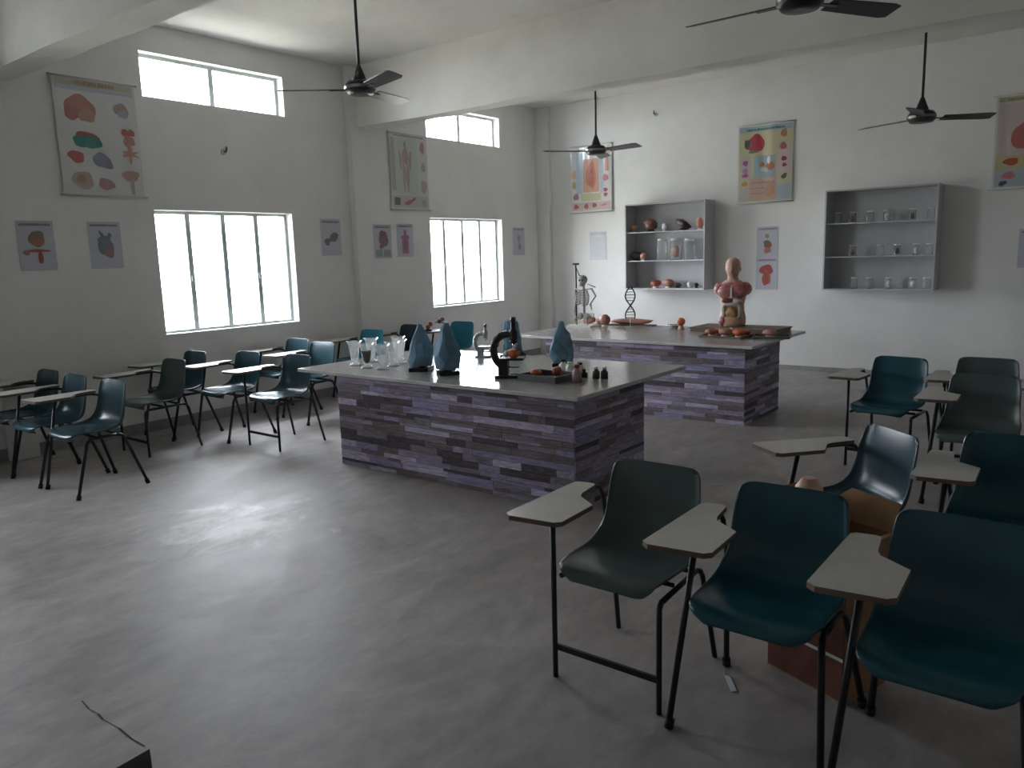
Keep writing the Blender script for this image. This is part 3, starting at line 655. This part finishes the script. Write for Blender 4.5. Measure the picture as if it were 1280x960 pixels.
def covered(x, y, rz, h, label, flat=False, s=1.0):
    e = thing('covered_microscope', label, 'microscope', (x, y, TH), rz, 'microscopes under blue cloth covers')
    part('foot', B().box(-.075, .075, -.10, -.055, 0, .028).box(-.075, -.03, -.10, .09, 0, .026).box(.03, .075, -.10, .09, 0, .026).box(-.03, .03, .03, .09, 0, .03).box(-.02, .02, .0, .05, .026, .10), M_BLACK, e)
    b = B(); n = 11; rows = 6; vs = []; fs = []; rd_ = random.Random(int(x * 100))
    lean = (rd_.uniform(-.02, .02), rd_.uniform(-.03, .0))
    for i in range(rows + 1):
        t = i / rows; z = .035 + (h - .035) * t
        if flat: hx, hy = .085 - .022 * t, .075 - .025 * t
        else:
            pr = [.80, .98, 1.0, .86, .62, .40, .17]; hx = .100 * pr[i]; hy = .108 * [.85, 1.0, 1.0, .82, .60, .36, .12][i]
        for j in range(n):
            a = 2 * PI * (j + rd_.uniform(-.28, .28)) / n; ca, sa = math.cos(a), math.sin(a); q = rd_.uniform(.86, 1.12)
            px = math.copysign(abs(ca) ** .75, ca) * hx * q; py = math.copysign(abs(sa) ** .75, sa) * hy * q
            vs.append((px + lean[0] * t, py + lean[1] * t, z + rd_.uniform(-.014, .014) * (1 if i < rows else .6)))
    for i in range(rows):
        for j in range(n):
            j2 = (j + 1) % n; A, Bq, Cq, D = i * n + j, i * n + j2, (i + 1) * n + j2, (i + 1) * n + j
            fs += [(A, Bq, Cq), (A, Cq, D)] if (i + j) % 2 else [(A, Bq, D), (Bq, Cq, D)]
    fs.append([rows * n + j for j in range(n)])
    b.add(vs, fs, 0, False); cv = part('cover', b, M_CLOTH, e)
    md = cv.modifiers.new('soft', 'BEVEL'); md.width = .006; md.segments = 2; md.limit_method = 'NONE'
    e.scale = (s, s, 1)
covered(-4.24, 4.32, .5, .355, 'blue cloth-covered microscope nearest the beakers, pointed top')
covered(-3.93, 4.28, .9, .385, 'tall blue cloth-covered microscope, second from the beakers')
covered(-4.06, 5.26, .2, .31, 'flat-topped blue cloth-covered microscope at the back edge of the near bench', True)
covered(-3.40, 5.03, .5, .345, 'blue cloth-covered microscope farthest right on the near bench', False, .95)
def microscope(x, y, rz, mbody, k, label, mirror):
    e = thing('microscope', label, 'microscope', (x, y, TH), rz, 'uncovered microscopes')
    s = k
    part('foot', B().prism([(-.10 * s, -.07 * s), (.10 * s, -.06 * s), (.10 * s, -.03 * s), (0, -.02 * s), (0, .02 * s), (.10 * s, .03 * s), (.10 * s, .06 * s), (-.10 * s, .07 * s)], 0, .022 * s), mbody, e)
    part('pillar', B().box(-.075 * s, -.01 * s, -.045 * s, -.018 * s, .022 * s, .125 * s).box(-.075 * s, -.01 * s, .018 * s, .045 * s, .022 * s, .125 * s), mbody, e)
    part('arm', B().tube(crv([(-.045 * s, 0, .07 * s), (-.095 * s, 0, .12 * s), (-.112 * s, 0, .19 * s), (-.095 * s, 0, .255 * s), (-.045 * s, 0, .295 * s), (.02 * s, 0, .30 * s)], 16), .026 * s, 10), mbody, e)
    part('stage', B().box(-.06 * s, .10 * s, -.065 * s, .065 * s, .125 * s, .140 * s), mbody, e)
    part('body_tube', B().lathe([(.022 * s, .255 * s), (.030 * s, .27 * s), (.030 * s, .325 * s), (.018 * s, .335 * s), (.018 * s, .385 * s)], (.03 * s, 0, 0), 16), mbody, e)
    part('eyepiece', B().lathe([(.015 * s, .385 * s), (.019 * s, .39 * s), (.019 * s, .415 * s), (.012 * s, .42 * s)], (.03 * s, 0, 0), 16), M_BLACK, e)
    np_ = part('nosepiece', B().lathe([(.026 * s, .24 * s), (.028 * s, .257 * s)], (.03 * s, 0, 0), 16), mbody, e)
    part('objective', B().lathe([(.006 * s, .205 * s), (.010 * s, .215 * s), (.010 * s, .242 * s)], (.03 * s, 0, 0), 12).lathe([(.005 * s, .22 * s), (.008 * s, .242 * s)], (.045 * s, .015 * s, 0), 10), M_CHROME, np_)
    for q in (-1, 1): part('focus_knob', B().tube([(-.098 * s, .015 * q * s, .225 * s), (-.098 * s, .045 * q * s, .225 * s)], .020 * s, 12), mbody, e)
    part('mirror', B().lathe([(.03 * s, 0), (.032 * s, .004), (.03 * s, .008)], (.035 * s, 0, .07 * s), 18).tube([(.005 * s, 0, .074 * s), (-.01 * s, 0, .074 * s)], .006 * s, 6), M_CHROME if mirror else mbody, e)
microscope(-3.40, 4.36, math.radians(30), M_BLACK, 1.03, 'black microscope with its tube upright beside the grey tray', False)
microscope(-4.30, 5.15, math.radians(25), mat('scope_grey', (.42, .42, .42), .35, .4, var=.1, vscale=10), .68, 'small grey metal microscope at the back of the near bench', True)
e = thing('heart_model', 'orange heart model with a white patch resting on the black microscope stage', 'heart model', (-3.365, 4.355, TH + .1445))
part('heart', B().blob((.012, -.012, .032), (.046, .040, .032), 18, lump=.25, seed=3), M_ORANGE, e); part('vessel', B().tube([(.03, -.01, .05), (.05, -.012, .064), (.062, -.012, .06)], [.014, .012, .009], 10), M_RED, e)
part('white_patch', B().blob((-.036, -.028, .030), (.024, .026, .024), 12, lump=.2, seed=1), M_WHITEP, e)
e = thing('dissection_tray', 'dark grey tray at the front edge of the near bench', 'tray', (-3.10, 4.40, TH), math.radians(-3))
part('tray_floor', B().box(-.165, .165, -.13, .13, 0, .008), M_TRAY, e)
for (a, b_, c, d) in ((-.165, .165, -.13, -.118), (-.165, .165, .118, .13), (-.165, -.153, -.118, .118), (.153, .165, -.118, .118)): part('tray_wall', B().box(a, b_, c, d, .008, .046), M_TRAY, e)
OG = 'small organ models on the near bench'
organ(-3.20, 4.40, TH + .008, (.045, .035, .024), M_ORANGE, 'flat orange organ model at the left inside the grey tray', group=OG)
organ(-3.04, 4.43, TH + .008, (.035, .035, .036), M_RED, 'round red-brown organ model at the right inside the grey tray', group=OG)
def bottle(x, y, r, h, m, capm, label, cat='bottle'):
    e = thing('small_bottle', label, cat, (x, y, TH), group='small bottles on the near bench')
    part('body', B().lathe([(r, 0), (r, h * .55), (r * .55, h * .68), (r * .5, h * .8)], n=16), m, e)
    part('cap', B().lathe([(r * .6, h * .8), (r * .6, h)], n=16), capm, e)
    return e
bottle(-3.24, 4.80, .032, .085, M_WHITEP, M_BLACK, 'white bottle with black cap just below the right blue cover')
bottle(-3.14, 4.74, .030, .08, M_WHITEP, M_WHITEP, 'short all-white bottle right of the grey tray')
bottle(-3.04, 4.72, .030, .085, M_WHITEP, M_BLACK, 'white bottle with dark cap behind the rose bottle')
bottle(-2.86, 4.40, .034, .125, mat('rose_glass', (.48, .30, .29), .25), M_RED, 'rose pink bottle near the right end of the near bench')
bottle(-2.83, 4.60, .026, .085, M_DARKO, M_WHITEP, 'dark bottle with white cap, left of the pair at the bench end')
bottle(-2.775, 4.62, .026, .085, M_DARKO, M_WHITEP, 'dark bottle with white cap, right of the pair at the bench end')
bottle(-2.93, 4.60, .026, .06, M_BLACK, M_BLACK, 'small all-black bottle at the corner of the grey tray')

# ------------------------------------------------------------------ things on the far bench
# skeleton on its stand
e = thing('skeleton_model', 'small grey skeleton model hanging on a stand on the far bench', 'skeleton', (-5.0, 7.86, TH))
part('stand_base', B().box(-.16, .16, -.11, .11, 0, .022), M_WHITEP, e)
part('stand_pole', B().tube([(-.10, .0, .02), (-.10, 0, .74)], .010, 8).tube([(-.14, 0, .735), (-.06, 0, .735)], .012, 8).tube([(-.10, 0, .70), (-.05, 0, .60), (.0, 0, .59)], .006, 6), M_BLACK, e)
part('skull', B().blob((0, 0, .55), (.046, .058, .056), 16).blob((0, -.018, .50), (.032, .042, .03), 12).box(-.022, .022, -.055, -.03, .478, .492), M_BONE, e)
part('eye_sockets', B().blob((-.018, -.052, .545), (.012, .01, .012), 8).blob((.018, -.052, .545), (.012, .01, .012), 8), M_BLACK, e)
sp = B()
for i in range(22): sp.lathe([(.010, 0), (.016, .005), (.016, .012), (.010, .016)], (0, .012, .13 + i * .0165), 8)
part('spine', sp, M_BONE, e)
for i in range(9):
    z = .425 - i * .019; rw = .055 + .03 * math.sin((i + 1) / 10 * PI); b = B()
    for q in (-1, 1):
        b.tube([(q * rw * math.sin(t) , .012 + .03 * math.cos(t) - .035 * (1 - math.cos(t)), z - .022 * t / 2.6) for t in [k * 2.6 / 8 for k in range(9)]], .0055, 6)
    part('rib', b, M_BONE, e)
part('sternum', B().box(-.011, .011, -.092, -.078, .28, .42), M_BONE, e)
part('clavicle', B().tube([(-.105, .0, .445), (-.05, -.05, .44), (0, -.07, .43), (.05, -.05, .44), (.105, 0, .445)], .007, 6), M_BONE, e)
part('arm', B().tube([(-.11, 0, .44), (-.125, .01, .33), (-.12, .015, .32)], [.013, .009, .012], 8).tube([(-.12, .015, .32), (-.105, -.03, .20)], .008, 8).tube([(-.105, -.03, .20), (-.10, -.035, .13)], [.014, .005], 8), M_BONE, e)
part('arm', B().tube([(.11, 0, .45), (.165, 0, .37), (.17, 0, .36)], [.013, .009, .012], 8).tube([(.17, 0, .36), (.115, -.03, .27)], .008, 8).tube([(.115, -.03, .27), (.135, -.035, .20)], [.014, .005], 8).tube([(.06, 0, .50), (.165, 0, .465)], .007, 8), M_BONE, e)
part('pelvis', B().blob((-.045, 0, .12), (.045, .025, .04), 12, lump=.3).blob((.045, 0, .12), (.045, .025, .04), 12, lump=.3, seed=4).blob((0, .015, .11), (.025, .02, .04), 10), M_BONE, e)
for q in (-1, 1): part('leg', B().tube([(q * .06, 0, .11), (q * .085, -.06, .09), (q * .08, -.065, .085), (q * .07, -.03, .026)], [.014, .011, .013, .008], 8), M_BONE, e)
FG = 'models on the far bench'
organ(-4.745, 7.92, TH, (.065, .065, .065), M_PINK, 'round brownish brain model beside the skeleton stand', 'brain model', .12, group=FG, name='brain_model')
e = thing('jaw_model', 'pink and white tooth models at the left end of the far bench', 'jaw model', (-5.12, 8.16, TH), group=FG)
part('gum', B().blob((0, 0, .05), (.10, .05, .05), 14, lump=.3), M_PINK, e)
for i in range(5): part('tooth', B().lathe([(.012, 0), (.016, .03), (.012, .05), (.004, .055)], (-.075 + i * .037, -.012, .08), 8), M_WHITEP, e)
e = thing('dna_model', 'dark double-helix model on a clear stand on the far bench', 'DNA model', (-4.43, 7.96, TH))
part('stand_base', B().lathe([(.06, 0), (.06, .012), (.01, .018)], n=18), M_JAR, e); part('stand_rod', B().tube([(0, 0, .016), (0, 0, .10)], .006, 8), M_WHITEP, e)
for q in (0, PI):
    part('strand', B().tube([(.055 * math.cos(q + t * 2.0 * PI * .8), .055 * math.sin(q + t * 2.0 * PI * .8), .10 + t * .36) for t in [k / 30 for k in range(31)]], .0085, 6), M_FAN, e)
for k in range(11):
    t = k / 11 + .03; a = t * 2.0 * PI * .8; part('rung', B().tube([(.055 * math.cos(a), .055 * math.sin(a), .10 + t * .36), (-.055 * math.cos(a), -.055 * math.sin(a), .10 + t * .36)], .005, 6), M_BONE if k % 2 else M_FAN, e)
def flatmodel(x, y, lx, ly, label, m):
    e = thing('relief_model', label, 'model', (x, y, TH), math.radians(4), FG)
    part('board', B().box(-lx, lx, -ly, ly, 0, .012), M_WOOD, e); part('relief', B().blob((0, 0, .048), (lx * .92, ly * .85, .035), 20, lump=.25, seed=x), m, e)
flatmodel(-4.53, 8.17, .29, .07, 'long flat pink relief model behind the helix model', M_PINK)
flatmodel(-4.93, 8.15, .07, .07, 'short flat pink relief model behind the skeleton', M_PINK)
e = thing('wooden_case', 'flat dark wooden case under the torso on the far bench', 'case', (-3.14, 7.98, TH), math.radians(-1))
part('case_body', B().box(-.46, .46, -.20, .25, 0, .030), M_WOOD, e); part('case_lid', B().box(-.47, .47, -.21, .26, .031, .046), M_WOOD, e)
TZ = TH + .046
# torso with open abdomen
def torso():
    e = thing('torso_model', 'anatomical torso model with open abdomen standing on the wooden case', 'torso model', (-3.24, 8.04, TZ), math.radians(14))
    rings = [(.0, .128, .095, 0), (.04, .140, .10, 0), (.10, .138, .098, 0), (.17, .122, .088, 0), (.24, .120, .088, 0), (.31, .138, .098, 0), (.37, .148, .102, 0), (.42, .155, .094, 0), (.455, .130, .08, 0),
             (.478, .09, .066, 0), (.495, .060, .058, -.005), (.52, .052, .055, -.01), (.545, .055, .062, -.018), (.565, .066, .078, -.024), (.60, .074, .088, -.022), (.64, .078, .092, -.016), (.675, .074, .088, -.012), (.705, .056, .066, -.01), (.722, .028, .034, -.01), (.727, .004, .006, -.01)]
    b = B(); n = 32; vs = []; fs = []
    for (z, hx, hy, oy) in rings:
        for k in range(n):
            a = 2 * PI * k / n; x, y = hx * math.cos(a), hy * math.sin(a) + oy
            if .54 < z < .70 and math.sin(a) < -.6:      # face: brow, nose, chin
                fx = abs(math.cos(a)); y -= (.016 if abs(z - .60) < .02 else .004) * max(0, 1 - fx * 3.5)
            vs.append((x, y, z * 1.0))
    for i in range(len(rings) - 1):
        for k in range(n):
            k2 = (k + 1) % n; fs.append((i * n + k, i * n + k2, (i + 1) * n + k2, (i + 1) * n + k))
    fs.append(list(range(n))[::-1]); b.add(vs, fs, 0, True)
    b.blob((-.140, 0, .395), (.058, .06, .066), 16); b.blob((.140, 0, .395), (.058, .06, .066), 16)
    part('body', b, M_FLESH, e)
    part('chest_muscle', B().blob((-.055, -.040, .372), (.100, .080, .085), 20, lump=.10).blob((.055, -.040, .372), (.100, .080, .085), 20, lump=.10, seed=2).blob((-.132, -.008, .400), (.062, .062, .068), 16, lump=.1).blob((.132, -.008, .400), (.062, .062, .068), 16, lump=.1).blob((0, -.022, .438), (.125, .070, .040), 18), mat('torso_muscle', (.47, .17, .17), .38, var=.5, vscale=22), e)
    part('breastbone', B().box(-.010, .010, -.124, -.09, .31, .42), M_WHITEP, e)
    part('liver', B().blob((-.035, -.085, .275), (.07, .03, .03), 14, lump=.2), M_BROWN, e); part('stomach', B().blob((.05, -.085, .27), (.05, .03, .035), 14, lump=.2, seed=5), mat('stomach_pale', (.55, .50, .44), .35), e)
    g_ = B(); pts = [(-.075, -.08, .10), (-.08, -.085, .22), (.0, -.10, .235), (.08, -.085, .22), (.08, -.085, .10)]
    part('large_bowel', B().tube(crv(pts, 20), .020, 8), mat('bowel_pale', (.58, .52, .45), .35), e)
    part('small_bowel', B().blob((0, -.085, .155), (.062, .04, .055), 18, lump=.4, seed=8), M_TAN, e)
    part('hip_muscle', B().blob((-.09, -.05, .06), (.045, .045, .06), 12, lump=.2), mat('torso_muscle', (.5, .1, .1)), e)
    part('open_face_side', B().blob((.030, -.035, .632), (.042, .055, .066), 14, lump=.15), mat('face_muscle', (.40, .20, .16), .4, var=.3, vscale=20), e)
    for q in (-1, 1): part('ear', B().blob((q * .076, .0, .60), (.008, .016, .024), 10), M_FLESH, e)
    part('eye', B().blob((-.028, -.108, .615), (.010, .006, .007), 8), M_WHITEP, e)
    part('mouth', B().blob((0, -.092, .562), (.020, .008, .005), 8), M_RED, e)
    part('nose', B().blob((0, -.112, .595), (.011, .014, .018), 10), M_FLESH, e)
torso()
e = thing('head_bust', 'small brown half-head model left of the wooden case', 'head model', (-3.78, 7.93, TH), group=FG)
part('head', B().blob((0, 0, .085), (.045, .045, .045), 14, lump=.25), M_ORANGE, e); part('neck', B().lathe([(.035, 0), (.03, .02), (.022, .05)], n=14), M_FLESH, e)
e = thing('metal_dish', 'small grey metal dish left of the half-head model', 'dish', (-3.93, 8.05, TH))
part('bowl', B().lathe([(.04, 0), (.075, .03), (.08, .034), (.07, .03), (.002, .008)], n=18, cap=False), M_CHROME, e); part('rim', B().lathe([(.08, .032), (.083, .036), (.08, .04)], n=18, cap=False), M_CHROME, e)
def tray(x, y, lx, ly, rz, m, label):
    e = thing('specimen_tray', label, 'tray', (x, y, TH), math.radians(rz), 'trays at the right end of the far bench')
    part('tray_floor', B().box(-lx, lx, -ly, ly, 0, .006), m, e)
    for (a, b_, c, d) in ((-lx, lx, -ly, -ly + .008), (-lx, lx, ly - .008, ly), (-lx, -lx + .008, -ly + .008, ly - .008), (lx - .008, lx, -ly + .008, ly - .008)): part('tray_wall', B().box(a, b_, c, d, .006, .024), m, e)
tray(-3.04, 7.42, .22, .17, -4, M_WOOD, 'brown tray of red organ pieces on the far bench front right')
tray(-2.62, 7.50, .17, .12, 14, M_TRAY, 'dark grey tray sticking out at the right end of the far bench')
pc = random.Random(5)
pos = ['left front', 'front centre', 'right front', 'left back', 'back centre', 'right back']
for i in range(6):
    organ(-3.18 + (i % 3) * .14, 7.37 + (i // 3) * .12, TH + .006, (pc.uniform(.055, .072), .05, pc.uniform(.024, .036)), [M_RED, M_PINK, M_ORANGE, M_PINK, M_FLESH, M_RED][i], '%s organ piece in the brown tray on the far bench' % pos[i], group='organ pieces in the brown tray')
organ(-2.64, 7.50, TH + .006, (.075, .05, .03), M_PINK, 'pink organ piece in the dark grey tray at the bench end', group=FG)

# ------------------------------------------------------------------ molecule on the tablet of the chair below the far window
e = thing('molecule_model', 'red and white ball-and-stick model on the tablet of the far light blue chair', 'molecule model', (-6.88, 7.16, .675))
at = [(0, 0, .05), (.09, .02, .09), (-.05, .10, .08), (.05, .16, .11), (.13, .22, .07), (.02, .25, .13)]
for i, p in enumerate(at): part('atom', B().blob(p, (.028,) * 3, 12), [M_RED, M_WHITEP, M_RED, M_DARKO, M_WHITEP, M_RED][i], e)
for i, j in ((0, 1), (0, 2), (2, 3), (3, 4), (3, 5)): part('bond', B().tube([at[i], at[j]], .007, 6), M_BLACK, e)
part('base', B().lathe([(.05, 0), (.05, .01), (.02, .03)], n=14), M_BLACK, e)

# ------------------------------------------------------------------ carton behind the front chairs
e = thing('cardboard_carton', 'open brown cardboard carton standing behind the middle front chair', 'carton', (-.77, 2.875, 0), math.radians(-22))
cw, cdp, chh, t = .165, .125, .58, .006
part('carton_floor', B().box(-cw, cw, -cdp, cdp, 0, t), M_CARD, e)
part('front_wall', B().box(-cw, cw, -cdp, -cdp + t, t, chh), M_CARDD, e); part('rear_wall', B().box(-cw, cw, cdp - t, cdp, t, chh), M_CARD, e)
for q in (-1, 1): part('side_wall', B().box(q * cw - (t if q > 0 else 0), q * cw + (t if q < 0 else 0), -cdp + t, cdp - t, t, chh), M_CARD, e)
def flap(pts, th): 
    P = [Vector(p) for p in pts]; nn = (P[1] - P[0]).cross(P[3] - P[0]).normalized() * th
    return B().add([*P, *[p + nn for p in P]], [(0, 3, 2, 1), (4, 5, 6, 7), (0, 1, 5, 4), (1, 2, 6, 5), (2, 3, 7, 6), (3, 0, 4, 7)])
part('flap', flap([(-cw, cdp, chh), (cw, cdp, chh), (cw, cdp + .04, chh + .10), (-cw * .2, cdp + .04, chh + .11)], .004), M_CARD, e)
part('flap', flap([(cw, -cdp, chh), (cw, cdp, chh), (cw + .06, cdp, chh + .04), (cw + .06, -cdp, chh + .02)], .004), M_CARD, e)
part('flap', flap([(-cw, -cdp, chh), (-cw, cdp, chh), (-cw - .06, cdp, chh + .10), (-cw - .06, -cdp, chh + .10)], .004), M_CARD, e)
part('tape', B().box(-cw - .001, cw + .001, -cdp - .0015, -cdp - .0005, .155, .167), M_WHITEP, e)
e = thing('limb_model', 'peach-coloured model end sticking out of the cardboard carton', 'model', (-.865, 2.92, .006))
part('limb', B().tube([(0, 0, 0), (0, 0, .42), (.0, 0, .70), (0, 0, .735)], [.05, .055, .05, .025], 16), M_FLESH, e); part('cuff', B().lathe([(.056, .30), (.058, .33), (.056, .36)], n=16, cap=False), M_PINK, e)
e = thing('paper_strip', 'small white paper strip on the floor beside the carton', 'paper', (-1.03, 2.60, .001), math.radians(35))
part('strip', B().box(-.01, .01, -.055, .055, 0, .003), M_PAPER, e); part('fold', flap([(-.01, .055, .001), (.01, .055, .001), (.012, .07, .02), (-.008, .07, .02)], .002), M_PAPER, e)
# dark low bench corner at the bottom left of the picture
e = thing('wooden_bench', 'dark wooden bench whose corner shows at the bottom left', 'bench', (-2.0, .40, 0))
part('seat_board', B().prism([(.006, .511), (.012, .42), (.03, -.05), (.75, -.05), (.62, .15), (.20, .40), (.10, .462), (.05, .492)], .27, .30), mat('bench_dark', (.022, .018, .015), .9, var=.3, vscale=6, spec=.1), e)
for (a, b_) in ((.07, .0), (.6, .0), (.055, .40), (.5, .17)): part('leg', B().box(a - .02, a + .02, b_ - .02, b_ + .02, 0, .27), M_WOOD, e)
